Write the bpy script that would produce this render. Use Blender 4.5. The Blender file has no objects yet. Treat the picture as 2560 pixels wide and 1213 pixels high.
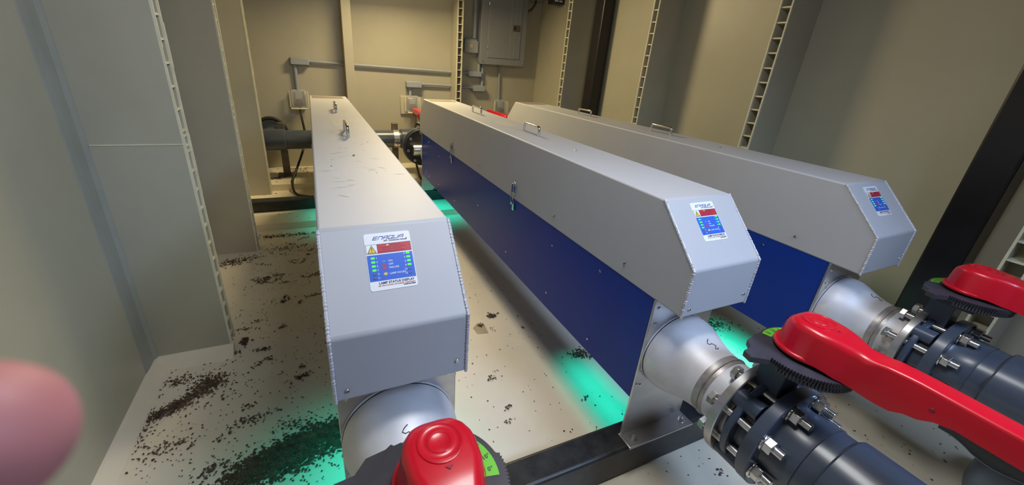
import bpy, bmesh, math, random
from mathutils import Vector, Matrix
random.seed(7)
PI = math.pi
S = 0.38            # metres per drawing unit
ZF = 4.14           # floor sits 4.14 units under the camera
COL = bpy.context.scene.collection

# ------------------------------------------------------------------ helpers
def vt(p, o=(0, 0, 0)):
    return Vector(((p[0] - o[0]) * S, (p[1] - o[1]) * S, (p[2] - o[2]) * S))

class MB:
    """collects shapes in drawing units and links them as ONE mesh object"""
    def __init__(self):
        self.v = []; self.f = []; self.m = []
        self.mi = 0
    def add(self, vs, fs):
        n = len(self.v)
        self.v += [tuple(v) for v in vs]
        self.f += [tuple(i + n for i in f) for f in fs]
        self.m += [self.mi] * len(fs)
        return self
    def box(self, x0, x1, y0, y1, z0, z1):
        vs = [(x, y, z) for x in (x0, x1) for y in (y0, y1) for z in (z0, z1)]
        return self.add(vs, [(0, 1, 3, 2), (4, 6, 7, 5), (0, 4, 5, 1), (2, 3, 7, 6), (0, 2, 6, 4), (1, 5, 7, 3)])
    def prism(self, poly, axis, a, b):
        """poly: 2-D outline of the other two axes in order"""
        n = len(poly)
        def mk(p, w):
            if axis == 'x': return (w, p[0], p[1])
            if axis == 'y': return (p[0], w, p[1])
            return (p[0], p[1], w)
        vs = [mk(p, a) for p in poly] + [mk(p, b) for p in poly]
        fs = [tuple(range(n)), tuple(range(2 * n - 1, n - 1, -1))]
        fs += [(i, i + n, (i + 1) % n + n, (i + 1) % n) for i in range(n)]
        return self.add(vs, fs)
    def lathe(self, prof, c, axis='y', seg=48, a0=0.0, a1=2 * PI):
        """prof: (position along the axis, radius) pairs; c: the two other centre coordinates (absolute)"""
        full = abs(a1 - a0 - 2 * PI) < 1e-6
        k = seg if full else seg + 1
        vs = []
        for (t, r) in prof:
            for i in range(k):
                a = a0 + (a1 - a0) * i / seg
                u, w = r * math.cos(a), r * math.sin(a)
                if axis == 'y': vs.append((c[0] + u, t, c[1] + w))
                elif axis == 'x': vs.append((t, c[0] + u, c[1] + w))
                else: vs.append((c[0] + u, c[1] + w, t))
        fs = []
        for j in range(len(prof) - 1):
            for i in range(seg):
                i2 = (i + 1) % k
                fs.append((j * k + i, j * k + i2, (j + 1) * k + i2, (j + 1) * k + i))
        return self.add(vs, fs)
    def cyl(self, a, b, r, seg=16, r2=None):
        return self.tube([a, b], r, seg, r2=r2)
    def tube(self, pts, r, seg=12, caps=True, r2=None, rs=None):
        P = [Vector(p) for p in pts]
        n = len(P)
        T = []
        for i in range(n):
            t = (P[min(i + 1, n - 1)] - P[max(i - 1, 0)])
            T.append(t.normalized())
        ref = Vector((0, 0, 1)) if abs(T[0].z) < .9 else Vector((1, 0, 0))
        u = T[0].cross(ref).normalized()
        vs = []
        for i in range(n):
            u = (u - T[i] * u.dot(T[i])).normalized()
            w = T[i].cross(u)
            rr = rs[i] if rs else (r if r2 is None else r + (r2 - r) * i / (n - 1))
            for k in range(seg):
                a = 2 * PI * k / seg
                vs.append(P[i] + (u * math.cos(a) + w * math.sin(a)) * rr)
        fs = [(i * seg + k, i * seg + (k + 1) % seg, (i + 1) * seg + (k + 1) % seg, (i + 1) * seg + k)
              for i in range(n - 1) for k in range(seg)]
        if caps:
            fs += [tuple(range(seg - 1, -1, -1)), tuple(range((n - 1) * seg, n * seg))]
        return self.add(vs, fs)
    def hexnut(self, c, r, t, rot=0.0, bore=0):
        poly = [(c[0] + r * math.cos(rot + k * PI / 3), c[2] + r * math.sin(rot + k * PI / 3)) for k in range(6)]
        return self.prism(poly, 'y', c[1], c[1] + t)
    def build(self, name, mat, parent=None, origin=(0, 0, 0), smooth=True, bevel=0, bseg=2, ang=35):
        me = bpy.data.meshes.new(name)
        if parent is not None: o0 = parent['org']
        else: o0 = origin
        me.from_pydata([vt(v, o0) for v in self.v], [], self.f)
        bm = bmesh.new(); bm.from_mesh(me)
        bmesh.ops.recalc_face_normals(bm, faces=bm.faces)
        bm.to_mesh(me); bm.free()
        mats = mat if isinstance(mat, (list, tuple)) else [mat]
        for m in mats: me.materials.append(m)
        if len(mats) > 1:
            for p, i in zip(me.polygons, self.m): p.material_index = i
        if smooth:
            me.polygons.foreach_set('use_smooth', [True] * len(me.polygons))
            me.set_sharp_from_angle(angle=math.radians(ang))
        o = bpy.data.objects.new(name, me)
        COL.objects.link(o)
        if parent is not None:
            o.parent = parent
            o['org'] = o0
        else:
            o.location = vt((origin[0], origin[1], origin[2] + ZF))
            o['org'] = tuple(origin)
        if bevel:
            b = o.modifiers.new('bevel', 'BEVEL'); b.width = bevel * S; b.segments = bseg
            b.limit_method = 'ANGLE'; b.angle_limit = math.radians(40)
            if smooth: b.harden_normals = False
        return o

def thing(name, label, cat, org, group=None):
    o = bpy.data.objects.new(name, None); COL.objects.link(o)
    o.empty_display_size = .05
    o.location = vt((org[0], org[1], org[2] + ZF)); o['org'] = tuple(org)
    o['label'] = label; o['category'] = cat
    if group: o['group'] = group
    return o
def tag(o, label, cat, group=None, kind=None):
    o['label'] = label; o['category'] = cat
    if group: o['group'] = group
    if kind: o['kind'] = kind
    return o
def struct(o):
    o['kind'] = 'structure'; return o
def kids(o):
    return [c for c in bpy.data.objects if c.parent == o]
def copy_tree(o, parent=None):
    c = o.copy(); COL.objects.link(c)
    if parent is not None: c.parent = parent
    for ch in kids(o): copy_tree(ch, c)
    return c

# ------------------------------------------------------------------ materials
def mat(name, col, rough=.5, metal=0.0, var=0.0, scale=8.0, bump=0.0, bscale=60.0, stretch=None, spec=.5,
        trans=0, emit=None, es=0, col2=None, sss=0, coat=0, detail=6):
    m = bpy.data.materials.new(name); m.use_nodes = True
    nt = m.node_tree; b = nt.nodes['Principled BSDF']
    b.inputs['Base Color'].default_value = (*col, 1)
    b.inputs['Roughness'].default_value = rough
    b.inputs['Metallic'].default_value = metal
    b.inputs['Specular IOR Level'].default_value = spec
    if trans: b.inputs['Transmission Weight'].default_value = trans
    if coat: b.inputs['Coat Weight'].default_value = coat; b.inputs['Coat Roughness'].default_value = .15
    if sss:
        b.inputs['Subsurface Weight'].default_value = sss
        b.inputs['Subsurface Radius'].default_value = (.006, .002, .001)
        b.inputs['Subsurface Scale'].default_value = 1
    if emit:
        b.inputs['Emission Color'].default_value = (*emit, 1); b.inputs['Emission Strength'].default_value = es
    tc = nt.nodes.new('ShaderNodeTexCoord')
    src = tc.outputs['Object']
    if stretch:
        mp = nt.nodes.new('ShaderNodeMapping'); mp.inputs['Scale'].default_value = stretch
        nt.links.new(src, mp.inputs['Vector']); src = mp.outputs['Vector']
    if var or col2:
        n = nt.nodes.new('ShaderNodeTexNoise'); n.inputs['Scale'].default_value = scale
        n.inputs['Detail'].default_value = detail; n.inputs['Roughness'].default_value = .62
        nt.links.new(src, n.inputs['Vector'])
        r = nt.nodes.new('ShaderNodeValToRGB')
        c2 = col2 if col2 else tuple(c * (1 - var) for c in col)
        c1 = col if col2 else tuple(min(1, c * (1 + var)) for c in col)
        r.color_ramp.elements[0].position = .34; r.color_ramp.elements[0].color = (*c2, 1)
        r.color_ramp.elements[1].position = .66; r.color_ramp.elements[1].color = (*c1, 1)
        nt.links.new(n.outputs['Fac'], r.inputs['Fac'])
        nt.links.new(r.outputs['Color'], b.inputs['Base Color'])
    if bump:
        n2 = nt.nodes.new('ShaderNodeTexNoise'); n2.inputs['Scale'].default_value = bscale
        n2.inputs['Detail'].default_value = 4
        nt.links.new(src, n2.inputs['Vector'])
        bp = nt.nodes.new('ShaderNodeBump'); bp.inputs['Strength'].default_value = bump
        bp.inputs['Distance'].default_value = .004
        nt.links.new(n2.outputs['Fac'], bp.inputs['Height']); nt.links.new(bp.outputs['Normal'], b.inputs['Normal'])
    return m

M = {}
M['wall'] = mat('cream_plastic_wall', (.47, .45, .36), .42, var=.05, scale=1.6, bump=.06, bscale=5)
M['dim'] = mat('grey_ceiling', (.17, .17, .16), .6, var=.05, scale=3)
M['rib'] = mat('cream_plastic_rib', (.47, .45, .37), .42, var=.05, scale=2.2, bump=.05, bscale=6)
M['ribedge'] = mat('cut_plastic_edge', (.74, .71, .56), .5, var=.06, scale=20)
M['corner_band'] = mat('plastic_corner_band', (.345, .365, .34), .5, var=.08, scale=4)
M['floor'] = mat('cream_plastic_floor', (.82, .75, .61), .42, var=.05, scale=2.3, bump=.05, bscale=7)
M['cover'] = mat('silver_textured_paint', (.47, .475, .51), .52, .0, var=.02, scale=3, bump=.05, bscale=900, spec=.45)
M['weld'] = mat('aluminium_weld', (.58, .58, .63), .5, .2)
M['blue'] = mat('blue_powder_coat', (.008, .040, .30), .40, 0, var=.04, scale=3, bump=.05, bscale=800, spec=.22)
M['steel'] = mat('brushed_stainless', (.55, .53, .52), .34, .9, var=.10, scale=4, stretch=(1, 1, 6), bump=.03, bscale=40)
M['cone'] = mat('bead_blasted_stainless', (.76, .75, .79), .5, .25, var=.10, scale=5, bump=.08, bscale=120)
M['heat'] = mat('heat_tinted_weld', (.46, .42, .40), .42, .6, var=.25, scale=22)
M['chrome'] = mat('polished_steel', (.72, .70, .68), .14, 1.0)
M['bolt'] = mat('zinc_bolt', (.62, .61, .60), .26, .95, var=.08, scale=60)
M['pvc'] = mat('dark_grey_pvc', (.060, .075, .108), .32, 0, var=.12, scale=5, coat=.12)
M['pvcd'] = mat('valve_grey_pvc', (.056, .074, .115), .34, 0, var=.10, scale=7, coat=.1)
M['midpvc'] = mat('mid_grey_pvc', (.14, .17, .20), .4, var=.1, scale=6)
M['black'] = mat('black_plastic', (.022, .022, .028), .42, var=.2, scale=12)
M['plate'] = mat('charcoal_plastic', (.045, .042, .055), .45, var=.25, scale=14)
M['red'] = mat('red_plastic', (.66, .006, .022), .30, var=.03, scale=8, coat=.25)
M['green'] = mat('green_dial', (.18, .62, .05), .4)
M['ink'] = mat('black_ink', (.02, .02, .025), .5)
M['beam'] = mat('black_painted_steel', (.010, .011, .015), .42, .0, col2=(.028, .03, .032), scale=16, bump=.1, bscale=50)
M['post'] = mat('black_steel_post', (.011, .010, .014), .34, .0, var=.2, scale=6)
M['grey'] = mat('grey_conduit_pvc', (.34, .38, .44), .5, var=.04, scale=9)
M['panelgrey'] = mat('grey_enclosure', (.26, .28, .32), .5, .0, var=.03, scale=4)
M['clear'] = mat('clear_plastic', (.86, .85, .80), .15, spec=.6)
M['clear'].node_tree.nodes['Principled BSDF'].inputs['Alpha'].default_value = .24
M['cream'] = mat('cream_box', (.55, .52, .40), .5)
M['white'] = mat('white_sticker', (.78, .80, .84), .4)
M['swhite'] = mat('white_print', (.62, .72, .9), .5)
M['sblue'] = mat('blue_print', (.035, .13, .62), .4)
M['sred'] = mat('red_print', (.50, .035, .06), .4)
M['sdred'] = mat('dark_red_print', (.26, .02, .04), .5)
M['syel'] = mat('yellow_print', (.75, .55, .06), .4)
M['navy'] = mat('navy_print', (.02, .06, .32), .4)
M['led'] = mat('lit_green_led', (.1, .8, .1), .4, emit=(.02, 1, .02), es=.7)
M['ledoff'] = mat('unlit_led', (.10, .13, .30), .4)
M['legred'] = mat('faded_red_print', (.42, .06, .16), .4)
M['leggrn'] = mat('faded_green_print', (.10, .38, .42), .4)
M['rubber'] = mat('black_cord', (.02, .018, .017), .5)
M['galv'] = mat('galvanised_strut', (.16, .14, .12), .5, .5, var=.15, scale=14)
M['debris'] = mat('dry_leaf_litter', (.15, .095, .06), .8, col2=(.045, .03, .022), scale=30)
M['skin'] = mat('skin', (.48, .19, .19), .55, var=.06, scale=40, sss=.3)
M['scuff'] = mat('dark_scuff', (.22, .20, .19), .6)
M['strip'] = mat('brown_grey_strip', (.24, .20, .17), .6)
M['paper'] = mat('paper_label', (.50, .48, .46), .6)
M['lens'] = mat('ceiling_lamp_lens', (.9, .85, .7), .4, emit=(1, .78, .45), es=2.5)
M['stain'] = mat('floor_stain', (.44, .38, .27), .5, var=.1, scale=9)

# ------------------------------------------------------------------ setting
XL, XR, YB, YF = -2.32, 8.4, 15.2, -3.2
ZT = 3.1
FL = -4.14
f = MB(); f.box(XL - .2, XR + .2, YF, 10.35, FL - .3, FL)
struct(f.build('floor', M['floor'], smooth=False))
f = MB(); f.box(XL - .2, XR + .2, 10.35, 13.1, FL - .3, -3.97)
struct(f.build('floor_step', M['floor'], smooth=False))
f = MB(); f.box(XL - .2, XR + .2, 13.1, YB + .2, FL - .3, -3.76)
struct(f.build('floor_ledge', M['floor'], smooth=False, bevel=.02))
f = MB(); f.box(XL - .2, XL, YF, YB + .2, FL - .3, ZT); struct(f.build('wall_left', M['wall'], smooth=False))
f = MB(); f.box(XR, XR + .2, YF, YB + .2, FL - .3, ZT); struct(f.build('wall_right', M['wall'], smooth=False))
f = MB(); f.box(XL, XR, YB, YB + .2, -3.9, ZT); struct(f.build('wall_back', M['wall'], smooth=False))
f = MB()
f.box(XL, -1.6, YF - .2, YF, FL, ZT); f.box(3.2, XR, YF - .2, YF, FL, ZT); f.box(-1.6, 3.2, YF - .2, YF, 1.9, ZT)
struct(f.build('wall_front', M['dim'], smooth=False))
f = MB(); f.box(XL - .2, XR + .2, YF - .2, YB + .2, ZT, ZT + .2); struct(f.build('ceiling', M['dim'], smooth=False))
# weld fillets between floor and left wall
f = MB()
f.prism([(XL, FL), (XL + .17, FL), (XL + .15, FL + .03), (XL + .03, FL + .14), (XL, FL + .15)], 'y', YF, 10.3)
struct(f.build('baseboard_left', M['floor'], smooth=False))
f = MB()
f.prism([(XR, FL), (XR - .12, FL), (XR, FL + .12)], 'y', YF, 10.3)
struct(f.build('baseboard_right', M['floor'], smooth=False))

# twin-wall plastic ribs: two skins with webs between, open on the cut edge
def rib(name, side, y0, y1, xt, zb, phase=0.0, pitch=.245, extra=()):
    """side -1: stands on the left wall, +1: on the right wall"""
    sk = .022
    r = MB()
    xw = XL if side < 0 else XR
    a, b = (min(xw, xt), max(xw, xt))
    r.mi = 0
    r.box(a, b, y0, y0 + sk, zb, ZT); r.box(a, b, y1 - sk, y1, zb, ZT)
    r.mi = 1
    din = .012
    z = zb + .12 + phase
    e0, e1 = (xt - .30, xt - din) if side < 0 else (xt + din, xt + .30)
    zs = []
    while z < ZT - .05:
        zs.append(z); z += pitch
    for z in sorted(zs + list(extra)):
        q = random.uniform(-.006, .006)
        r.box(e0, e1, y0 + sk * .6, y1 - sk * .6, z + q, z + q + .024)
    # cut lips along both skins, a touch paler and ragged
    for yy in (y0, y1 - sk):
        zz = zb
        while zz < ZT:
            h = random.uniform(.15, .5)
            d = random.uniform(.002, .010)
            if side < 0: r.box(xt - .02, xt + d, yy - .002, yy + sk + .002, zz, min(ZT, zz + h))
            else: r.box(xt - d, xt + .02, yy - .002, yy + sk + .002, zz, min(ZT, zz + h))
            zz += h
    r.mi = 2
    i0, i1 = (xt - .34, xt - .30) if side < 0 else (xt + .30, xt + .34)
    r.box(i0, i1, y0 + sk, y1 - sk, zb, ZT)
    return r.build(name, [M['rib'], M['ribedge'], M['rib']], smooth=False)
n = 0
for (y0, y1, xt, ex) in ((5.72, 5.97, -1.42, (-1.16, -1.05)), (9.22, 9.45, -1.42, (-1.3, -1.2)), (12.75, 12.97, -1.36, (-1.2,))):
    n += 1
    zb = FL if y0 < 10 else -3.97
    struct(rib('trim_%d' % n, -1, y0, y1, xt, zb + (.10 if n == 1 else 0), extra=ex))
for (y0, y1, xt, ph) in ((1.22, 1.45, 7.62, .0), (5.05, 5.27, 7.62, .1), (8.14, 8.33, 7.60, .03), (11.75, 11.95, 7.55, .1)):
    n += 1
    zb = FL if y0 < 10 else -3.97
    struct(rib('trim_%d' % n, 1, y0, y1, xt, zb, ph, extra=(-1.20,) if y0 > 5 else ()))
# darker band where the first left rib meets the wall, and its sheet seam
f = MB(); f.prism([(XL, 5.38), (XL + .006, 5.40), (XL + .012, 5.50), (XL + .012, 5.66), (XL + .04, 5.715), (XL, 5.715)], 'z', FL, ZT)
n += 1; struct(f.build('trim_%d' % n, M['corner_band'], smooth=False))
f = MB(); f.box(XL + .05, -1.43, 5.713, 5.722, -1.115, -1.100)
n += 1; struct(f.build('trim_%d' % n, M['ribedge'], smooth=False))
# foot weld of that rib
f = MB(); f.prism([(5.55, FL), (5.75, FL), (5.75, FL + .16), (5.70, FL + .14)], 'x', XL, -1.40)
n += 1; struct(f.build('trim_%d' % n, M['floor'], smooth=False))
# back wall ribs
f = MB(); f.box(1.08, 1.36, 14.62, YB, -3.76, ZT)
n += 1; struct(f.build('trim_%d' % n, M['rib'], smooth=False, bevel=.012))
f = MB(); f.mi = 0
yt = 14.5
f.box(4.80, 4.825, yt, YB, -3.76, ZT); f.box(4.98, 5.0, yt, YB, -3.76, ZT)
f.mi = 1
z = -3.7
while z < ZT - .1:
    f.box(4.81, 4.99, yt + .01, yt + .30, z, z + .022); z += .243
f.box(4.81, 4.99, yt + .01, yt + .30, -1.28, -1.26)
f.box(4.795, 4.83, yt - .006, yt + .02, -3.76, ZT); f.box(4.975, 5.005, yt - .006, yt + .02, -3.76, ZT)
f.mi = 0; f.box(4.82, 4.98, yt + .30, yt + .33, -3.76, ZT)
n += 1; struct(f.build('trim_%d' % n, [M['rib'], M['ribedge']], smooth=False))

# black square steel posts on the right wall
for (px, py, lab) in ((7.98, 10.75, 'black square steel post against the right wall behind the far grey cabinet'),
                      (7.98, 1.82, 'black square steel post leaning into view at the right edge, nearest the camera')):
    p = MB(); p.box(px, px + .38, py, py + .42, FL if py < 10 else -3.97, ZT)
    o = p.build('steel_post', M['post'], smooth=False, bevel=.03)
    tag(o, lab, 'post', 'black steel posts')

# ------------------------------------------------------------------ floor beams
def beam(x0, x1, y0, y1, zt, zb, label):
    t = thing('support_beam', label, 'beam', ((x0 + x1) / 2, (y0 + y1) / 2, zb), 'black steel beams under the cabinets')
    b = MB(); b.box(x0, x1, y0, y1, zb, zt); b.build('beam_tube', M['beam'], t, bevel=.035, bseg=3)
    return t
bf = beam(-.06, 7.55, 2.10, 2.42, -3.70, FL, 'black steel beam on the floor under the near ends of the grey cabinets')
beam(-2.1, 7.4, 11.25, 11.58, -3.68, -3.97, 'black steel beam on the floor under the far ends of the grey cabinets')

# ------------------------------------------------------------------ text
def text_mesh(mb, s, x, y, size, to, shear=0.0, bold=0.0, align='LEFT', wide=1.0):
    cu = bpy.data.curves.new('t', 'FONT'); cu.body = s; cu.size = size; cu.shear = shear
    cu.offset = bold; cu.align_x = align; cu.resolution_u = 2
    ob = bpy.data.objects.new('t', cu); COL.objects.link(ob)
    dg = bpy.context.evaluated_depsgraph_get(); dg.update()
    me = bpy.data.meshes.new_from_object(ob.evaluated_get(dg))
    vs = [to(x + v.co.x * wide, y + v.co.y) for v in me.vertices]
    fs = [tuple(p.vertices) for p in me.polygons]
    mb.add(vs, fs)
    bpy.data.objects.remove(ob); bpy.data.curves.remove(cu); bpy.data.meshes.remove(me)

# ------------------------------------------------------------------ UV units
W = .835
AX, AZ = .42, -2.60      # flow axis in the unit's own frame
CH, CD, CG = .468, .482, .945
YR = 8.65                # length of the flat top
TOP = -1.0
def P2(x, y, z):  # unit frame: x from left side, y from the top front edge
    return (x, y, z)

unit = thing('uv_cabinet', '', 'disinfection cabinet', (0, 0, FL), 'grey and blue ultraviolet cabinets')
# cover
c = MB()
prof = [(-CH, TOP - CG), (-CH, TOP - CD), (0, TOP), (YR, TOP), (YR + CH, TOP - CD), (YR + CH, TOP - CG)]
c.prism(prof, 'x', 0, W)
cover = c.build('cover', M['cover'], unit, bevel=.019, bseg=3)
# weld beads along the mitred corners
def bead(pts, r=.0115):
    out = []; L = 0
    P = [Vector(p) for p in pts]
    rs = []
    for i in range(len(P) - 1):
        seg = (P[i + 1] - P[i]).length
        k = max(2, int(seg / .011))
        for j in range(k):
            out.append(P[i].lerp(P[i + 1], j / k) + Vector((random.uniform(-1, 1), random.uniform(-1, 1), random.uniform(-1, 1))) * .0009)
            rs.append(r * (1.0 + .16 * math.cos(PI * (len(rs)))) * random.uniform(.9, 1.08))
    out.append(P[-1]); rs.append(r)
    return out, rs
for x in (.004, W - .004):
    q, rs = bead([(x, 0, TOP - .008), (x, -CH, TOP - CD), (x, -CH, TOP - CG)])
    b = MB(); b.tube(q, .01, 7, rs=rs); b.build('weld_bead', M['weld'], cover)
b = MB(); b.box(.05, W - .10, YR - .62, YR - .10, TOP, TOP + .004); b.build('rear_strip', M['strip'], cover, smooth=False)
# paper label between the two handles
b = MB(); b.box(.30, .58, 3.95, 4.6, TOP, TOP + .002); b.build('paper_label', M['paper'], cover, smooth=False)
# handles on top
for (y0, y1) in ((3.05, 3.55), (5.50, 6.0)):
    h = MB(); pts = []
    hh = .135; r = .04; x = .43
    pts.append((x, y0, TOP - .005)); pts.append((x, y0, TOP + hh - r))
    for k in range(1, 6):
        a = PI - k * PI / 2 / 6
        pts.append((x, y0 + r + r * math.cos(a), TOP + hh - r + r * math.sin(a)))
    pts.append((x, y0 + r, TOP + hh)); pts.append((x, y1 - r, TOP + hh))
    for k in range(1, 6):
        a = PI / 2 - k * PI / 2 / 6
        pts.append((x, y1 - r + r * math.cos(a), TOP + hh - r + r * math.sin(a)))
    pts.append((x, y1, TOP + hh - r)); pts.append((x, y1, TOP - .005))
    h.tube(pts, .0215, 14)
    h.build('top_handle', M['chrome'], unit)
# screws on cover side, front face, top
def screw(x, y, z, nrm, r=.017, parent=None, name='screw'):
    s = MB()
    if nrm == 'x-':
        s.lathe([(x, r), (x - .006, r), (x - .012, r * .72), (x - .012, r * .35), (x - .006, r * .3), (x - .006, .0001)], (y, z), 'x', 14)
    elif nrm == 'y-':
        s.lathe([(y, r), (y - .006, r), (y - .012, r * .72), (y - .012, r * .35), (y - .006, r * .3), (y - .006, .0001)], (x, z), 'y', 14)
    else:
        s.lathe([(z, r), (z + .006, r), (z + .012, r * .6), (z + .012, .0001)], (x, y), 'z', 14)
    return s.build(name, M['chrome'], parent)
for y in (.30, 1.68, 4.42, 5.85, 7.16):
    screw(0, y, -1.79, 'x-', parent=cover)
for x in (.075, .765):
    screw(x, -CH, -1.865 + .03 * (x > .4), 'y-', .014, cover)
screw(.40, 1.98, TOP, 'z', .014, cover)
# latches on the left side
for y in (2.87, 6.06):
    l = MB()
    l.prism([(y - .045, -1.86), (y + .045, -1.86), (y + .05, -1.70), (y + .02, -1.655), (y - .02, -1.655), (y - .05, -1.70)], 'x', -.022, -.0)
    lt = l.build('latch', M['chrome'], unit, bevel=.006)
    l = MB(); l.prism([(y - .03, -1.68), (y + .03, -1.68), (y + .035, -1.84), (y - .035, -1.84)], 'x', -.045, -.022)
    l.build('latch_lever', M['chrome'], lt, bevel=.008)
    l = MB()
    l.tube([(-.035, y - .035, -1.84), (-.045, y - .03, -1.95), (-.04, y - .02, -2.015), (-.04, y + .02, -2.015), (-.045, y + .03, -1.95), (-.035, y + .035, -1.84)], .0055, 8)
    l.build('latch_loop', M['chrome'], lt)
    l = MB(); l.prism([(y - .028, -1.99), (y + .028, -1.99), (y + .03, -2.13), (y - .03, -2.13)], 'x', -.012, .004)
    l.prism([(y - .02, -1.985), (y + .02, -1.985), (y + .012, -2.03), (y - .012, -2.03)], 'x', -.05, -.012)
    l.build('latch_keeper', M['chrome'], lt, bevel=.005)
# side panels (blue)
PB = -3.16
pl = MB(); pl.box(.008, .03, -.155, 8.87, PB, TOP - CG + .02)
panel = pl.build('side_panel', M['blue'], unit, smooth=False, bevel=.005)
pl = MB(); pl.box(.83, .852, -.155, 8.87, PB, TOP - CG + .02); pl.build('side_panel', M['blue'], unit, smooth=False, bevel=.005)
for (y, z) in ((.64, -2.06), (1.65, -2.20), (1.64, -2.93), (.64, -2.99), (4.36, -2.56), (5.8, -2.95), (7.13, -2.22), (7.12, -2.95), (8.14, -2.06), (8.07, -2.99), (3.0, -2.93)):
    screw(.008, y, z, 'x-', .016, panel)
pl = MB(); pl.box(.04, .82, 2.0, 6.9, PB + .02, PB + .05); pl.build('bottom_pan', M['steel'], unit, smooth=False)
# end plates with bent feet
for (yp, sgn) in ((-.155, -1), (8.87, 1)):
    e = MB()
    t = .022
    a, b = (yp - t, yp) if sgn < 0 else (yp, yp + t)
    e.prism([(.0, TOP - CG - .0), (.86, TOP - CG - .0), (.875, -3.68), (-.015, -3.68), (.0, -3.3)], 'y', a, b)
    e.prism([(-.03, yp), (.90, yp), (.90, yp + sgn * .20), (-.03, yp + sgn * .20)], 'z', -3.70 + (0.0 if sgn < 0 else .02), -3.672 + (0.0 if sgn < 0 else .02))
    ep = e.build('end_plate', M['steel'], unit, bevel=.006)
    if sgn < 0:
        for (x, z) in ((.07, -2.04), (.07, -2.22), (.045, -2.76), (.035, -2.97), (.085, -2.99), (.80, -2.2), (.80, -2.9)):
            screw(x, a, z, 'y-', .0165, ep)
        for x in (.09, .80):
            bb = MB()
            bb.lathe([(-3.672, .045), (-3.664, .045), (-3.664, .02)], (x, yp - .11), 'z', 20)
            bb.prism([(x + .03 * math.cos(k * PI / 3), yp - .11 + .03 * math.sin(k * PI / 3)) for k in range(6)], 'z', -3.664, -3.632)
            bb.lathe([(-3.632, .016), (-3.612, .016), (-3.610, .0001)], (x, yp - .11), 'z', 14)
            bb.build('foot_bolt', M['bolt'], ep)
# reducers and short steel pipe, both ends
ins = 8.715   # mirror sum: y' = ins - y
for sgn in (-1, 1):
    mp = (lambda y: y) if sgn < 0 else (lambda y: ins - y)
    pr = [(-.177, .385), (-.20, .408), (-.26, .418), (-.33, .412), (-.40, .392), (-.47, .362), (-.54, .336), (-.62, .316), (-.70, .304), (-.76, .298)]
    cn = MB(); cn.lathe([(mp(y), r) for y, r in pr], (AX, AZ), 'y', 64)
    cone = cn.build('steel_reducer', M['cone'], unit)
    wb = MB()
    pts = [(AX + .412 * math.cos(2 * PI * k / 96), mp(-.182), AZ + .412 * math.sin(2 * PI * k / 96)) for k in range(97)]
    wb.tube(pts, .009, 6, caps=False); wb.build('weld_bead', M['weld'], cone)
    wb = MB()
    wb.lathe([(mp(-.70), .306), (mp(-.735), .304), (mp(-.78), .300), (mp(-.80), .2985)], (AX, AZ), 'y', 64)
    wb.build('heat_band', M['heat'], cone)
    wb = MB(); pts = []; rs = []
    for k in range(161):
        a = 2 * PI * k / 160
        pts.append((AX + .302 * math.cos(a), mp(-.755), AZ + .302 * math.sin(a))); rs.append(.009 + .004 * (k % 2))
    wb.tube(pts, .01, 6, caps=False, rs=rs); wb.build('weld_bead', M['heat'], cone)
    sp = MB(); sp.lathe([(mp(-.76), .2965), (mp(-.99), .2965), (mp(-1.02), .33), (mp(-1.035), .35), (mp(-1.06), .35), (mp(-1.06), .25)], (AX, AZ), 'y', 64)
    sp.build('steel_pipe', M['cone'], unit)
    fl = MB(); fl.lathe([(mp(-.975), .305), (mp(-.975), .455), (mp(-.982), .462), (mp(-1.038), .462), (mp(-1.045), .455), (mp(-1.045), .30), (mp(-.975), .305)], (AX, AZ), 'y', 72)
    fl.build('steel_flange', M['steel'], unit, ang=30)
    if sgn < 0:   # handwritten marker squiggle
        sq = MB()
        pts = []
        for (a, y) in ((62, -.50), (66, -.515), (69, -.535), (66, -.55), (62, -.545), (60, -.56), (58, -.575), (61, -.59), (64, -.60), (60, -.61), (57, -.60)):
            # radius on the cone at that y
            r = None
            for (y1, r1), (y2, r2) in zip(pr, pr[1:]):
                if y2 <= y <= y1: r = r1 + (r2 - r1) * (y - y1) / (y2 - y1)
            a = math.radians(a + 28)
            pts.append((AX + (r + .001) * math.cos(a), y, AZ + (r + .001) * math.sin(a)))
        sq.tube(pts, .0035, 6); sq.build('marker_scribble', M['ink'], cone)

# status sticker on the sloping front face: (u right, v down the slope), origin at its top left corner
SL = math.hypot(CH, CD)
dv = Vector((0, -CH / SL, -CD / SL)); nv = Vector((0, -CD / SL, CH / SL))
SO = Vector((.262, 0, TOP)) + dv * .062
SW, SH = .288, .372
def slope(u, v, lift=.002):
    p = SO + Vector((u, 0, 0)) + dv * v + nv * lift
    return (p.x, p.y, p.z)
def slab(mb, pts, lift, th=.0015):
    n = len(pts)
    vs = [slope(u, v, lift) for u, v in pts] + [slope(u, v, lift - th) for u, v in pts]
    fs = [tuple(range(n)), tuple(range(2 * n - 1, n - 1, -1))] + [(i, i + n, (i + 1) % n + n, (i + 1) % n) for i in range(n)]
    mb.add(vs, fs)
def rrect(u0, v0, u1, v1, r, k=5):
    out = []
    for (cx, cy, a0) in ((u1 - r, v0 + r, -PI / 2), (u1 - r, v1 - r, 0), (u0 + r, v1 - r, PI / 2), (u0 + r, v0 + r, PI)):
        for i in range(k + 1):
            a = a0 + PI / 2 * i / k
            out.append((cx + r * math.cos(a), cy + r * math.sin(a)))
    return out
def rect(u0, v0, u1, v1): return [(u0, v0), (u1, v0), (u1, v1), (u0, v1)]
st = MB(); slab(st, rrect(0, 0, SW, SH, .016), .0025, .002)
sticker = st.build('status_sticker', M['white'], unit, smooth=False)
L1, L2, L3 = .0032, .0040, .0047
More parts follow.
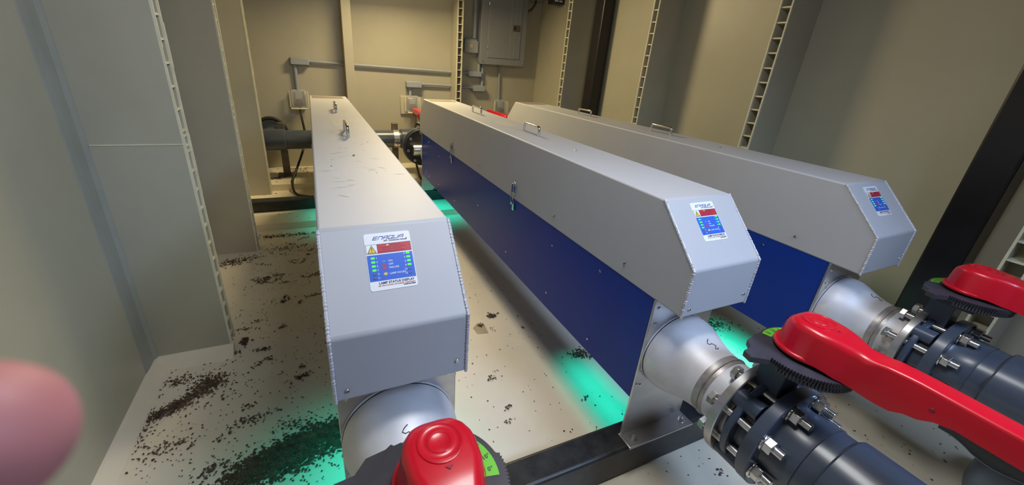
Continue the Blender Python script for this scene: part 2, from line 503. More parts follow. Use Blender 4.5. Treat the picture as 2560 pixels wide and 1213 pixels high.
q = MB(); slab(q, rect(.004, .074, SW - .004, .136), L1, .0005); q.build('warning_border', M['ink'], sticker, smooth=False)
q = MB(); slab(q, rect(.006, .0765, .072, .1335), L2, .0005); q.build('symbol_field', M['white'], sticker, smooth=False)
q = MB(); slab(q, rect(.075, .0765, SW - .006, .1335), L2, .0005); q.build('warning_field', M['sred'], sticker, smooth=False)
q = MB(); slab(q, [(.039, .079), (.067, .131), (.011, .131)], L3, .0004); q.build('symbol_outline', M['ink'], sticker, smooth=False)
q = MB(); slab(q, [(.039, .086), (.0615, .1282), (.0165, .1282)], L3 + .0006, .0004); q.build('warning_triangle', M['syel'], sticker, smooth=False)
q = MB(); slab(q, [(.0365, .096), (.0415, .096), (.0405, .114), (.0375, .114)], L3 + .0012, .0004)
slab(q, rect(.0367, .118, .0413, .1225), L3 + .0012, .0004); q.build('exclamation_mark', M['ink'], sticker, smooth=False)
q = MB(); slab(q, rect(.004, .144, SW - .004, .312), L1, .0005); q.build('status_field', M['sblue'], sticker, smooth=False)
def tto(lift):
    return lambda x, y: slope(x, -y, lift)
# stencil-like italic letters of the maker's mark
q = MB()
def stroke(p0, p1, w, u0, v0, sc):
    (x0, y0), (x1, y1) = p0, p1
    d = Vector((x1 - x0, y1 - y0)); L = d.length; d /= L; nn = Vector((-d.y, d.x)) * w / 2
    e = d * w * .3
    c4 = [Vector((x0, y0)) - e + nn, Vector((x1, y1)) + e + nn, Vector((x1, y1)) + e - nn, Vector((x0, y0)) - e - nn]
    slab(q, [(u0 + (c.x + c.y * .45) * sc, v0 - c.y * sc * .82) for c in c4], L2, .0006)
glyph = {'E': [((0, 0), (1, 0)), ((0, .5), (.9, .5)), ((0, 1), (1, 1)), ((0, 0), (0, 1))],
         'N': [((0, 0), (0, 1)), ((0, 1), (.85, 1)), ((.85, 1), (1, .8)), ((1, .8), (1, 0))],
         'A': [((0, 0), (0, .8)), ((0, .8), (.2, 1)), ((.2, 1), (1, 1)), ((1, 1), (1, 0)), ((0, .45), (1, .45))],
         'Q': [((0, 0), (1, 0)), ((1, 0), (1, 1)), ((1, 1), (0, 1)), ((0, 1), (0, 0)), ((.7, .25), (1.12, -.12))],
         'U': [((0, 1), (0, 0)), ((0, 0), (1, 0)), ((1, 0), (1, 1))]}
u0 = .052
for ch in 'ENAQUA':
    for a, b in glyph[ch]: stroke(a, b, .17, u0, .044, .024)
    u0 += .0325
q.build('maker_mark', M['navy'], sticker, smooth=False)
q = MB(); text_mesh(q, 'AFP  Disinfection System', .118, -.060, .0145, tto(L2), bold=.0002)
text_mesh(q, 'TM', .257, -.053, .007, tto(L2), bold=.0002)
q.build('subtitle_lettering', M['ink'], sticker, smooth=False)
q = MB(); text_mesh(q, 'LAMP STATUS DISPLAY', .054, -.334, .0212, tto(L2), bold=.0004)
q.build('caption_lettering', M['ink'], sticker, smooth=False)
q = MB(); text_mesh(q, 'PN-000-CUL-000000', .20, -.357, .0085, tto(L2), bold=.0005)
q.build('part_number_lettering', M['ink'], sticker, smooth=False)
q = MB(); text_mesh(q, 'USE ONLY FACTORY AUTHORIZED COMPONENTS', .048, -.347, .0098, tto(L2), bold=.0002)
q.build('red_lettering', M['sred'], sticker, smooth=False)
q = MB(); text_mesh(q, 'WARNING', .150, -.090, .014, tto(L3))
text_mesh(q, 'DISCONNECT POWER PRIOR TO', .092, -.1035, .0105, tto(L3))
text_mesh(q, 'REMOVING LAMP RACK', .105, -.116, .0105, tto(L3))
text_mesh(q, 'RADIATION MAY CAUSE EYE INJURY', .085, -.1285, .0095, tto(L3))
q.build('warning_lettering', M['sdred'], sticker, smooth=False)
q = MB(); slab(q, [(.138, .079), (.148, .0885), (.128, .0885)], L3, .0004); q.build('small_triangle', M['white'], sticker, smooth=False)
lv = [.165, .191, .217, .243, .268, .293]
rv = [.153, .179, .205, .231, .258, .284]
for i in range(6):
    q = MB(); text_mesh(q, str(2 * i + 1), .056 - (.004 if i == 5 else 0), -lv[i] - .006, .0165, tto(L2), bold=.0003)
    q.build('indicator_number', M['swhite'], sticker, smooth=False); q = MB()
    s_ = str(2 * i + 2)
    text_mesh(q, s_, .228 if len(s_) < 2 else .220, -rv[i] - .006, .0165, tto(L2), bold=.0003, align='LEFT')
    q.build('indicator_number', M['swhite'], sticker, smooth=False)
q = MB()
text_mesh(q, 'ON', .128, -.196, .0165, tto(L2), bold=.0003)
text_mesh(q, 'OFF', .128, -.218, .0165, tto(L2), bold=.0003)
text_mesh(q, 'FAILURE', .128, -.240, .0165, tto(L2), bold=.0003)
text_mesh(q, 'LAMP HOURS', .126, -.2785, .0165, tto(L2), bold=.0003)
q.build('legend_lettering', M['swhite'], sticker, smooth=False)
for i in range(6):
    for (uu, vv) in ((.026, lv[i]), (.243, rv[i])):
        on_ = i < 4
        q = MB(); slab(q, rrect(uu, vv - .0065, uu + .023, vv + .0065, .004, 3), L2 + .002, .0024)
        q.build('indicator_light', M['led'] if on_ else M['ledoff'], sticker, smooth=False)
q = MB(); slab(q, rrect(.090, .186, .112, .193, .003, 3), L2, .0006); q.build('legend_mark', M['leggrn'], sticker, smooth=False)
q = MB(); slab(q, rrect(.090, .205, .110, .217, .003, 3), L2, .0006); q.build('legend_mark', M['legred'], sticker, smooth=False)
q = MB(); slab(q, rrect(.086, .222, .114, .245, .010, 4), L2, .0006); q.build('legend_mark', M['legred'], sticker, smooth=False)
q = MB(); pp = []
for k in range(20):
    a = 2 * PI * k / 20; r = .016 if k % 2 else .009
    pp.append((.102 + r * math.cos(a), .272 + r * .75 * math.sin(a)))
slab(q, pp, L2, .0006); q.build('lamp_symbol', M['syel'], sticker, smooth=False)

units = [unit]
for i in range(2): units.append(copy_tree(unit))
UPOS = [(-.055, 2.447), (2.755, 2.423), (5.502, 2.385)]
LAB = ['grey and blue ultraviolet cabinet nearest the left, with dark scratches on its pale top',
       'grey and blue ultraviolet cabinet in the middle, its long left side showing two latches',
       'grey and blue ultraviolet cabinet farthest right, partly behind the middle cabinet']
for u, (x, y), lb in zip(units, UPOS, LAB):
    u.location = vt((x, y, 0)); u['label'] = lb

# ------------------------------------------------------------------ butterfly valves (frame: x,y of stem, z absolute)
def loft(mb, secs, caps=True):
    n = len(secs[0]); vs = [p for s_ in secs for p in s_]
    fs = [(i * n + k, i * n + (k + 1) % n, (i + 1) * n + (k + 1) % n, (i + 1) * n + k) for i in range(len(secs) - 1) for k in range(n)]
    if caps: fs += [tuple(range(n - 1, -1, -1)), tuple(range((len(secs) - 1) * n, len(secs) * n))]
    mb.add(vs, fs)
def lerp_tab(tab, s):
    if s <= tab[0][0]: return tab[0][1:]
    for a, b in zip(tab, tab[1:]):
        if a[0] <= s <= b[0]:
            t = (s - a[0]) / (b[0] - a[0]); t = t * t * (3 - 2 * t) if True else t
            return tuple(a[i] + (b[i] - a[i]) * t for i in range(1, len(a)))
    return tab[-1][1:]

LY = -.10
valve = thing('butterfly_valve', '', 'valve', (0, 0, AZ - .45), 'butterfly valves with red lever handles')
v = MB()
v.lathe([(.085, .25), (.085, .33), (.03, .335), (.03, .415), (.02, .425), (-.02, .425), (-.03, .415), (-.03, .335), (-.135, .33), (-.135, .25)], (0, AZ), 'y', 72)
for k in range(8):
    if k % 2: continue
    a = math.radians(22.5 + 45 * k + 22.5)
    cx, cz = .375 * math.cos(a), AZ + .375 * math.sin(a)
    v.lathe([(.082, .0001), (.082, .078), (-.12, .078), (-.12, .0001)], (cx, cz), 'y', 20)
v.prism([(-.13, -2.27), (.13, -2.27), (.11, -1.93), (-.11, -1.93)], 'y', -.10, .10)
body = v.build('valve_body', M['pvcd'], valve, bevel=.008)
v = MB(); v.lathe([(-2.0, .10), (-1.97, .14), (-1.90, .16), (-1.86, .16)], (0, 0), 'z', 32)
v.box(-.2, .2, -.14, .14, -1.965, -1.93)
v.v = [(p[0], p[1] + LY, p[2]) for p in v.v]; v.build('stem_neck', M['plate'], valve)
# notched plate with pointer tab
R = .335
out = []
N = 220
for k in range(N):
    a = 2 * PI * k / N
    r = R
    d = math.degrees(a)
    if 170 <= d or d <= 10: r = R - (.0 if (k % 2) else .016)
    if 10 < d < 62: r = .315
    if 62 <= d <= 120: r = .30
    out.append((r * math.cos(a), r * math.sin(a)))
tabp = [(-.44, .13), (-.40, .045), (-.315, .06), (-.15, .28), (-.27, .24), (-.33, .19)]
v = MB(); v.prism(out, 'z', -1.862, -1.822)
v.prism([(-.20, .02), (-.318, .05), (-.36, .03), (-.47, .10), (-.45, .17), (-.36, .18), (-.30, .25), (-.12, .28)], 'z', -1.866, -1.821)
# teeth skirt
for k in range(46):
    a = math.radians(182 + k * 3.85)
    c0, s0 = math.cos(a), math.sin(a)
    tw = .0075
    v.add([(c0 * .285 - s0 * tw, s0 * .285 + c0 * tw, -1.86), (c0 * .285 + s0 * tw, s0 * .285 - c0 * tw, -1.86),
           (c0 * .325 + s0 * tw, s0 * .325 - c0 * tw, -1.86), (c0 * .325 - s0 * tw, s0 * .325 + c0 * tw, -1.86),
           (c0 * .285 - s0 * tw, s0 * .285 + c0 * tw, -1.905), (c0 * .285 + s0 * tw, s0 * .285 - c0 * tw, -1.905),
           (c0 * .325 + s0 * tw, s0 * .325 - c0 * tw, -1.905), (c0 * .325 - s0 * tw, s0 * .325 + c0 * tw, -1.905)],
          [(0, 1, 2, 3), (7, 6, 5, 4), (0, 4, 5, 1), (1, 5, 6, 2), (2, 6, 7, 3), (3, 7, 4, 0)])
v.lathe([(-1.862, .288), (-1.90, .280), (-1.90, .10)], (0, 0), 'z', 60)
v.v = [(p[0], p[1] + LY, p[2]) for p in v.v]; npl = v.build('notched_plate', M['plate'], valve)
# green degree scale
v = MB()
k0, k1, nn_ = -12, 112, 40
vs = []
for i in range(nn_ + 1):
    a = math.radians(k0 + (k1 - k0) * i / nn_)
    for r in (.222, .287): vs.append((r * math.cos(a), r * math.sin(a), -1.8195))
v.add(vs, [(2 * i, 2 * i + 1, 2 * i + 3, 2 * i + 2) for i in range(nn_)])
v.v = [(p[0], p[1] + LY, p[2]) for p in v.v]; gs = v.build('degree_scale', M['green'], npl, smooth=False)
v = MB()
for i in range(8):
    ad = -2 + i * 15.0; a = math.radians(ad)
    def to(x, y, a=a, r=.253):
        # text upright when read from the rim
        ca, sa = math.cos(a), math.sin(a)
        px, py = r + x, y
        return (px * ca - py * sa, px * sa + py * ca, -1.8185)
    text_mesh(v, '%d\u00b0' % (i * 10), -.016, -.018, .032, to, bold=.0004)
v.v = [(p[0], p[1] + LY, p[2]) for p in v.v]; v.build('scale_lettering', M['ink'], npl, smooth=False)
# red lever
tab = [(-.205, .0, -1.60, -1.79), (-.20, .05, -1.60, -1.79), (.0, .205, -1.552, -1.79)]
wt = [(.0, .192), (.10, .188), (.20, .156), (.32, .112), (.42, .092), (.60, .084), (1.3, .080), (1.9, .078)]
ztop = [(-.2, -1.575), (-.10, -1.555), (.0, -1.55), (.16, -1.553), (.30, -1.572), (.40, -1.575), (.46, -1.562), (.60, -1.556), (1.0, -1.56), (1.9, -1.57)]
zbot = [(-.2, -1.79), (.15, -1.79), (.30, -1.815), (.42, -1.835), (.52, -1.835), (.62, -1.79), (.78, -1.715), (1.0, -1.72), (1.9, -1.735)]
secs = []
ss = [-.186, -.184, -.178, -.168, -.15, -.125, -.09, -.04, 0.0, .05, .10, .15, .20, .25, .30, .35, .40, .44, .48, .54, .60, .66, .72, .80, .9, 1.05, 1.2, 1.35, 1.5, 1.64, 1.68, 1.70]
for s_ in ss:
    if s_ < 0: w = max(.012, .192 * math.sqrt(max(0, 1 - (s_ / .187) ** 2)))
    else: w = lerp_tab(wt, s_)[0]
    if s_ > 1.64: w *= (.86 if s_ < 1.69 else .6)
    zt_ = lerp_tab(ztop, s_)[0]; zb_ = lerp_tab(zbot, s_)[0]
    k = max(0, min(1, (w / .1)))
    if s_ < -.10: zt_ -= .06 * ((-.10 - s_) / .086) ** 2
    if s_ > 1.64: zt_ -= .012
    r = min(.055 if s_ < .4 else .026, w * .8)
    sec = []
    draft = .022 if s_ < .35 else .004
    pts = [(-w - draft * .3, zb_), (-w, zb_ + .05)]
    for j in range(6):
        a = PI - j * PI / 2 / 5
        pts.append((-w + draft + r + r * math.cos(a), zt_ - r + r * math.sin(a)))
    full = pts + [(-x, z) for x, z in reversed(pts)]
    secs.append([(x, -s_, z) for x, z in full])
v = MB(); loft(v, secs)
# lip round the head
lip = []
for k in range(41):
    a = math.radians(-45 + 270 * k / 40)
    lip.append((.197 * math.cos(a), .197 * math.sin(a), -1.785))
v.tube(lip, .021, 10)
# raised disc and arrow notch on the head, peg on the side
v.lathe([(-1.56, .104), (-1.546, .102), (-1.544, .096), (-1.549, .090), (-1.549, .056), (-1.545, .052), (-1.549, .046), (-1.548, .001)], (0, 0), 'z', 40)
v.v = [(p[0], p[1] + LY, p[2]) for p in v.v]; v.build('lever_handle', M['red'], valve, ang=50)
v = MB(); v.lathe([(-.0855, .001), (-.0855, .012), (-.083, .014)], (-.69, -1.675), 'x', 16); v.v = [(p[0], p[1] + LY, p[2]) for p in v.v]; v.build('lever_pin', M['sdred'], valve)
v = MB(); v.prism([(-.012, -.118), (.022, -.118), (.005, -.135)], 'z', -1.551, -1.5485); v.v = [(p[0], p[1] + LY, p[2]) for p in v.v]; v.build('arrow_mark', M['sdred'], valve, smooth=False)
# trigger under the lever
secs = []
for i in range(31):
    s_ = .74 + .90 * i / 30
    zb_ = -1.775 - .035 * min(1, i / 5) + .014 * math.sin(i * .62) - .02 * (i > 22) * math.sin((i - 22) / 8 * PI)
    zt_ = -1.70; w = .066
    secs.append([(-w, -s_, zt_), (w, -s_, zt_), (w, -s_, zb_ + .02), (w * .7, -s_, zb_), (-w * .7, -s_, zb_), (-w, -s_, zb_ + .02)])
v = MB(); loft(v, secs); v.v = [(p[0], p[1] + LY, p[2]) for p in v.v]; v.build('lock_trigger', M['black'], valve, ang=60)
# through bolts: rod, nut, washer
for k in range(8):
    a = math.radians(22.5 + 45 * k)
    cx, cz = .375 * math.cos(a), AZ + .375 * math.sin(a)
    b = MB()
    b.cyl((cx, .245, cz), (cx, -.375, cz), .032, 16)
    for j in range(7):   # thread rings on the free end
        y = -.375 + .008 + j * .0085
        b.lathe([(y - .003, .030), (y, .0345), (y + .003, .030)], (cx, cz), 'y', 16)
    b.hexnut((cx, .192, cz), .062, .045, a)
    bo = b.build('flange_bolt', M['bolt'], valve, bevel=.002)
    b = MB(); b.hexnut((cx, -.308, cz), .066, .058, a * 1.7); b.build('nut', M['bolt'], bo, bevel=.005)
    b = MB(); b.lathe([(-.25, .022), (-.25, .078), (-.242, .080), (-.236, .078), (-.236, .022)], (cx, cz), 'y', 28); b.build('washer', M['chrome'], bo)
VST = 1.30
XA = [.365, 3.175, 5.925]
valves = [valve]
for i in range(2): valves.append(copy_tree(valve))
VL = ['butterfly valve at bottom centre, its red handle seen end-on from above',
      'butterfly valve on the middle cabinet, long red lever crossing the lower right',
      'butterfly valve on the right-hand cabinet, red lever cut by the right edge']
for o, x, lb in zip(valves, XA, VL):
    o.location = vt((x, VST, AZ - .45 + ZF)); o['label'] = lb
for i, (x, lb) in enumerate(zip(XA, ['butterfly valve behind the far end of the left cabinet, mostly hidden',
                     'butterfly valve behind the far end of the middle cabinet, dark disc showing',
                     'butterfly valve behind the right cabinet, only the red handle top showing'])):
    o = copy_tree(valve); o.location = vt((x, 12.28, AZ - .45 + ZF)); o.rotation_euler = (0, 0, PI); o['label'] = lb

# ------------------------------------------------------------------ grey PVC pipes with flange, near side
pipe = thing('pvc_pipe', '', 'pipe', (0, 0, AZ), 'dark grey plastic flanged pipes')
v = MB(); v.lathe([(-.14, .26), (-.14, .452), (-.147, .460), (-.228, .460), (-.235, .452), (-.235, .345), (-.26, .335), (-.42, .325), (-.45, .33), (-.45, .2)], (0, AZ), 'y', 84)
v.build('flange_hub', M['pvc'], pipe, ang=30)
v = MB(); v.lathe([(-.45, .318), (-.56, .318)], (0, AZ), 'y', 72); v.build('joint_ring', M['pvc'], pipe)
v = MB(); v.lathe([(-.56, .25), (-.56, .335), (-.575, .35), (-.62, .352), (-4.6, .352)], (0, AZ), 'y', 84); v.build('pipe_socket', M['pvc'], pipe)
# little raised characters on the flange face
v = MB()
for i, ch in enumerate('8 150'):
    a = math.radians(196 - i * 4)
    def to(x, y, a=a):
        r = .40 + y
        aa = a - x / .4
        return (r * math.cos(aa), -.2365, AZ + r * math.sin(aa))
    text_mesh(v, ch, 0, 0, .035, to, bold=.001)
v.build('raised_lettering', M['pvcd'], pipe, smooth=False)
pp_ = [pipe]
for i in range(2): pp_.append(copy_tree(pipe))
for o, x, lb in zip(pp_, XA, ['dark grey plastic pipe below the bottom-centre red handle',
                              'large dark grey plastic pipe with bolted flange at the lower right',
                              'dark grey plastic pipe with bolted flange at the right edge behind the lever']):
    o.location = vt((x, VST, AZ + ZF)); o['label'] = lb

# ------------------------------------------------------------------ pipes at the back
HY, HZ = 13.75, -2.56
t = thing('header_pipe', 'dark grey header pipe running along the back wall behind the cabinets', 'pipe', (3, HY, HZ))
v = MB(); v.lathe([(-1.5, .285), (6.6, .285)], (HY, HZ), 'x', 48); v.build('pipe_run', M['pvc'], t)
for (a, b) in ((-1.62, -.85), (2.62, 3.7), (5.5, 6.4)):
    v = MB(); v.lathe([(a, .20), (a, .31), (a + .02, .325), (b - .02, .325), (b, .31), (b, .28)], (HY, HZ), 'x', 48); v.build('pipe_coupling', M['pvc'], t)
for x in XA:
    v = MB(); v.lathe([(12.42, .26), (12.42, .46), (12.52, .46), (12.52, .345), (12.75, .33), (12.78, .30), (HY, .30)], (x, -2.60), 'y', 60)
    v.build('flanged_branch', M['pvc'], t, ang=30)
v = MB(); v.lathe([(HY, .30), (14.75, .30), (14.75, .46), (14.88, .46), (14.88, .2)], (-1.25, HZ), 'y', 60); v.build('wall_branch', M['pvc'], t, ang=30)
pts = []
v = MB()
for k in range(25):
    a = 2 * PI * k / 24
    pts.append((-1.27 + .42 * math.cos(a), 14.35, -2.42 + .42 * math.sin(a)))
v.tube(pts, .055, 10, caps=False)
tag(v.build('coiled_hose', M['rubber']), 'black looped hose behind the pipe elbow at the back left', 'hose')
for (x, lb) in ((-.97, 'steel strut post with base plate carrying the back pipe, left of the left cabinet'),
                (2.50, 'steel strut post behind the pipe clamp between the left and middle cabinets')):
    t = thing('pipe_support', lb, 'pipe support', (x, 14.15, -3.76), 'strut posts under the header pipe')
    v = MB(); v.box(x - .10, x + .10, 14.06, 14.24, -3.76, -2.10); v.build('strut_post', M['galv'], t, bevel=.012)
    v = MB(); v.box(x - .26, x + .26, 13.88, 14.36, -3.76, -3.73); v.build('base_plate', M['galv'], t, bevel=.006)
    v = MB(); v.cyl((x + .17, 13.96, -3.73), (x + .17, 13.96, -3.67), .035, 6); v.build('anchor_bolt', M['bolt'], t)
t = thing('pipe_clamp', 'bright metal strap clamp round the back pipe between two cabinets', 'clamp', (2.46, HY, HZ))
v = MB(); v.lathe([(2.37, .287), (2.37, .297), (2.55, .297), (2.55, .287)], (HY, HZ), 'x', 48); v.build('strap', M['steel'], t)
v = MB(); v.box(2.38, 2.54, HY - .36, HY - .28, HZ - .10, HZ - .04); v.cyl((2.46, HY - .36, HZ + .0), (2.46, HY - .36, HZ - .14), .02, 8); v.build('clamp_screw', M['chrome'], t)
# black flange disc with a short stainless stub on the back left of the cabinets
t = thing('side_inlet', 'black flange disc with a bright stub at the far left end of the middle cabinet', 'pipe fitting', (2.93, 11.9, -2.5))
v = MB(); v.lathe([(11.86, .0001), (11.86, .535), (11.875, .55), (11.985, .55), (12.0, .535), (12.0, .30)], (2.93, -2.48), 'y', 64); v.build('flange_disc', M['black'], t, ang=30)
v = MB(); v.lathe([(12.03, .30), (12.03, .555), (12.045, .57), (12.14, .57), (12.15, .30)], (2.93, -2.48), 'y', 64); v.build('flange_ring', M['pvc'], t, ang=30)
v = MB(); v.lathe([(2.57, .10), (2.57, .145), (2.60, .155), (2.94, .155)], (11.62, -2.50), 'x', 32); v.lathe([(2.585, .10), (2.585, .0001)], (11.62, -2.50), 'x', 32); v.build('stub_tube', M['steel'], t)
for a in (100, 145, 190, 235):
    a = math.radians(a); cx, cz = 2.93 + .46 * math.cos(a), -2.48 + .46 * math.sin(a)
    v = MB(); v.hexnut((cx, 11.80, cz), .045, .06); v.build('nut', M['bolt'], t, bevel=.004)


# lower pipe with rounded end at bottom right
t = thing('capped_pipe', 'grey pipe with a rounded cap low on the floor at the bottom right corner', 'pipe', (6.62, .3, -3.86))
v = MB(); pr = [(.74 - .12, .0001)] + [(.62 - .14 * (1 - math.cos(a)) , .36 * math.sin(a)) for a in [PI / 2 * k / 8 for k in range(1, 9)]]
v.lathe(pr + [(-.6, .36), (-2.6, .36)], (6.62, -3.90), 'y', 48); v.build('pipe_body', M['midpvc'], t)

# ------------------------------------------------------------------ wall electrics
def lb_fitting(x0, x1, z0, z1, label, end='r', group='conduit junction fittings'):
    t = thing('conduit_fitting', label, 'conduit fitting', ((x0 + x1) / 2, 15.1, (z0 + z1) / 2), group)
    v = MB(); v.box(x0, x1, 14.98, YB, z0, z1); v.build('fitting_body', M['grey'], t, bevel=.02)
    v = MB(); v.box(x0 + .02, x1 - .02, 14.96, 14.985, z0 + .015, z1 - .015); v.build('fitting_cover', M['grey'], t, bevel=.006)
    zc = (z0 + z1) / 2 + .02
    v = MB(); v.lathe([(x1 - .02, .060), (x1 + .07, .060), (x1 + .07, .045)], (15.1, zc), 'x', 20) if end == 'r' else v.lathe([(x0 - .07, .045), (x0 - .07, .060), (x0 + .02, .060)], (15.1, zc), 'x', 20)
    v.build('fitting_socket', M['grey'], t)
    return t
lb_fitting(-.52, .03, -.44, -.22, 'grey conduit fitting on the back wall above the outlet left of the left cabinet')
lb_fitting(3.12, 3.68, -.98, -.77, 'grey conduit fitting above the outlet between the left and middle cabinets')
lb_fitting(5.45, 5.98, -.50, -.31, 'upper grey conduit fitting under the breaker panel corner', 'l')
lb_fitting(5.66, 6.15, -1.02, -.82, 'lower grey conduit fitting beneath the breaker panel', 'l')
def conduit(pts, label, r=.042):
    v = MB(); v.tube(pts, r, 14)
    return tag(v.build('conduit', M['grey'], origin=pts[0]), label, 'conduit', 'grey electrical conduits on the back wall')
conduit([(.05, 15.1, -.32), (4.80, 15.1, -.385)], 'long grey conduit crossing the back wall above the left cabinet')
conduit([(3.70, 15.1, -.85), (4.80, 15.1, -.865)], 'short grey conduit below the long one, ending at the wall rib')
conduit([(-.40, 15.1, -.44), (-.40, 15.1, -1.22)], 'vertical grey conduit dropping to the clear-covered outlet on the left', .055)
conduit([(3.27, 15.1, -.98), (3.27, 15.1, -1.28)], 'very short grey conduit above the middle outlet', .055)
conduit([(5.0, 15.1, -.385), (5.42, 15.1, -.385)], 'grey conduit stub right of the wall rib, upper one')
conduit([(5.0, 15.1, -.89), (5.62, 15.1, -.89)], 'grey conduit stub right of the wall rib, lower one')
conduit([(5.88, 15.1, -.0), (5.88, 15.1, -.31)], 'grey conduit from the breaker panel down to the upper fitting', .06)
conduit([(6.05, 15.12, -.0), (6.05, 15.12, -.82)], 'grey conduit from the breaker panel down to the lower fitting', .05)
conduit([(6.74, 15.12, 0.0), (6.80, 15.12, -1.30)], 'thin dark-stained conduit from the breaker panel to the right outlet', .035)
conduit([(5.66, 15.1, ZT - .01), (5.66, 15.1, .80)], 'grey conduit coming down to the small box left of the breaker panel', .07)
# dark strip conduit shadow gap: flat trunking beside it
# outlets with bubble covers
def bubble(xc, zt, label, plate=False):
    t = thing('outlet_cover', label, 'outlet', (xc, 15.1, zt - .3), 'outlets under clear bubble covers')
    v = MB(); v.box(xc - .20, xc + .20, 15.06, YB, zt - .58, zt); v.build('outlet_box', M['grey'], t, bevel=.02)
    if plate:
        v = MB(); v.box(xc - .42, xc + .08, 15.12, YB, zt - .66, zt - .02); v.build('mounting_plate', M['cream'], t, bevel=.02)
    prof = [(15.06, zt - .02), (14.92, zt), (14.80, zt - .04), (14.72, zt - .20), (14.70, zt - .50), (14.72, zt - .56), (15.06, zt - .56)]
    v = MB(); v.prism(prof, 'x', xc - .24, xc + .24)
    o = v.build('clear_cover', M['clear'], t, bevel=.04, bseg=3)
    v = MB(); v.tube([(xc - .25, 14.72, zt - .56), (xc + .25, 14.72, zt - .56)], .025, 8); v.tube([(xc - .27, 14.98, zt - .04), (xc - .27, 14.98, zt - .54)], .022, 8)
    v.tube([(xc + .27, 14.98, zt - .04), (xc + .27, 14.98, zt - .54)], .022, 8)
    v.build('cover_rim', M['ribedge'], t)
    v = MB(); v.box(xc - .11, xc + .11, 14.84, 15.05, zt - .48, zt - .33); v.build('plug', M['black'], t, bevel=.02)
    v = MB(); v.box(xc - .10, xc + .10, 15.03, 15.065, zt - .30, zt - .08); v.build('socket_face', M['panelgrey'], t, bevel=.01)
    return t
bubble(-.39, -1.19, 'outlet under a clear bubble cover left of the left cabinet')
bubble(3.34, -1.26, 'outlet under a clear bubble cover with cream plate, between left and middle cabinets', True)
bubble(6.85, -1.30, 'outlet under a clear bubble cover below the breaker panel')
def cord(pts, label, r=.035):
    # smooth the path
    P = [Vector(p) for p in pts]; out = []
    for i in range(len(P) - 1):
        p0 = P[max(i - 1, 0)]; p1 = P[i]; p2 = P[i + 1]; p3 = P[min(i + 2, len(P) - 1)]
        for k in range(8):
            s_ = k / 8
            out.append(.5 * ((2 * p1) + (p2 - p0) * s_ + (2 * p0 - 5 * p1 + 4 * p2 - p3) * s_ * s_ + (3 * p1 - p0 - 3 * p2 + p3) * s_ ** 3))
    out.append(P[-1])
    v = MB(); v.tube(out, r, 10)
    return tag(v.build('power_cord', M['rubber'], origin=pts[-1]), label, 'power cord', 'black power cords from the outlets')
cord([(-.39, 14.85, -1.72), (-.37, 14.6, -2.0), (-.33, 14.5, -2.5), (-.42, 14.3, -2.95), (-.66, 13.6, -3.45), (-.80, 13.2, -3.72), (-.72, 12.6, -3.93), (-.3, 12.2, -3.93), (.2, 12.0, -3.93)],
     'black power cord hanging from the left outlet down to the floor')
cord([(3.36, 14.85, -1.78), (3.36, 14.6, -2.1), (3.20, 14.3, -2.6), (3.02, 13.3, -3.1), (2.92, 12.6, -3.3), (2.86, 11.9, -3.45), (3.0, 11.4, -3.6), (3.2, 11.3, -3.64)],
     'black power cord looping down beside the far end of the middle cabinet')
v = MB(); v.prism([(2.80, -1.52), (2.95, -1.50), (2.93, -1.66), (2.86, -1.72), (2.83, -1.66)], 'y', 12.0, 12.06)
tag(v.build('lockout_tag', M['red'], origin=(2.87, 12.03, -1.6)), 'small red tag by the outlet between the left and middle cabinets', 'tag')
# breaker panel
t = thing('breaker_panel', 'grey electrical breaker panel mounted high on the back wall', 'electrical panel', (6.72, 15.1, 1.2))
v = MB(); v.box(5.82, 7.60, 14.86, YB - .005, -.02, ZT - .3); v.build('enclosure', M['panelgrey'], t, bevel=.03)
v = MB(); v.box(5.80, 7.64, 14.82, 14.865, -.04, ZT - .2); v.build('front_trim', M['panelgrey'], t, bevel=.02)
v = MB(); v.box(6.08, 7.40, 14.795, 14.825, .20, ZT - .4); dr = v.build('panel_door', M['panelgrey'], t, bevel=.015)
v = MB()
v.box(6.95, 6.97, 14.79, 14.80, .24, ZT - .42); v.box(7.15, 7.165, 14.79, 14.80, .24, ZT - .42)
v.build('door_crease', M['grey'], dr)
v = MB(); v.box(7.05, 7.34, 14.78, 14.80, 1.15, 1.36); lt = v.build('door_latch', M['galv'], dr, bevel=.01)
v = MB(); v.box(7.08, 7.16, 14.77, 14.785, 1.21, 1.30); v.build('latch_catch', M['black'], dr)
for (x, z) in ((5.90, .08), (7.54, .08)):
    v = MB(); v.cyl((x, 14.83, z), (x, 14.80, z), .03, 12); v.build('panel_screw', M['bolt'], t)
for z in (.55, 1.95):
    v = MB(); v.cyl((6.07, 14.80, z - .05), (6.07, 14.80, z + .05), .025, 10); v.build('hinge', M['bolt'], dr)
t = thing('switch_box', 'small square switch box with clear cover left of the breaker panel', 'switch box', (5.52, 15.1, .55))
v = MB(); v.box(5.27, 5.74, 15.0, YB, .33, .78); v.build('box_body', M['grey'], t, bevel=.02)
v = MB(); v.box(5.25, 5.76, 14.90, 15.0, .32, .72); v.build('clear_lid', M['clear'], t, bevel=.03)
v = MB(); v.box(5.45, 5.56, 14.96, 15.0, .48, .62); v.build('switch', M['cream'], t)
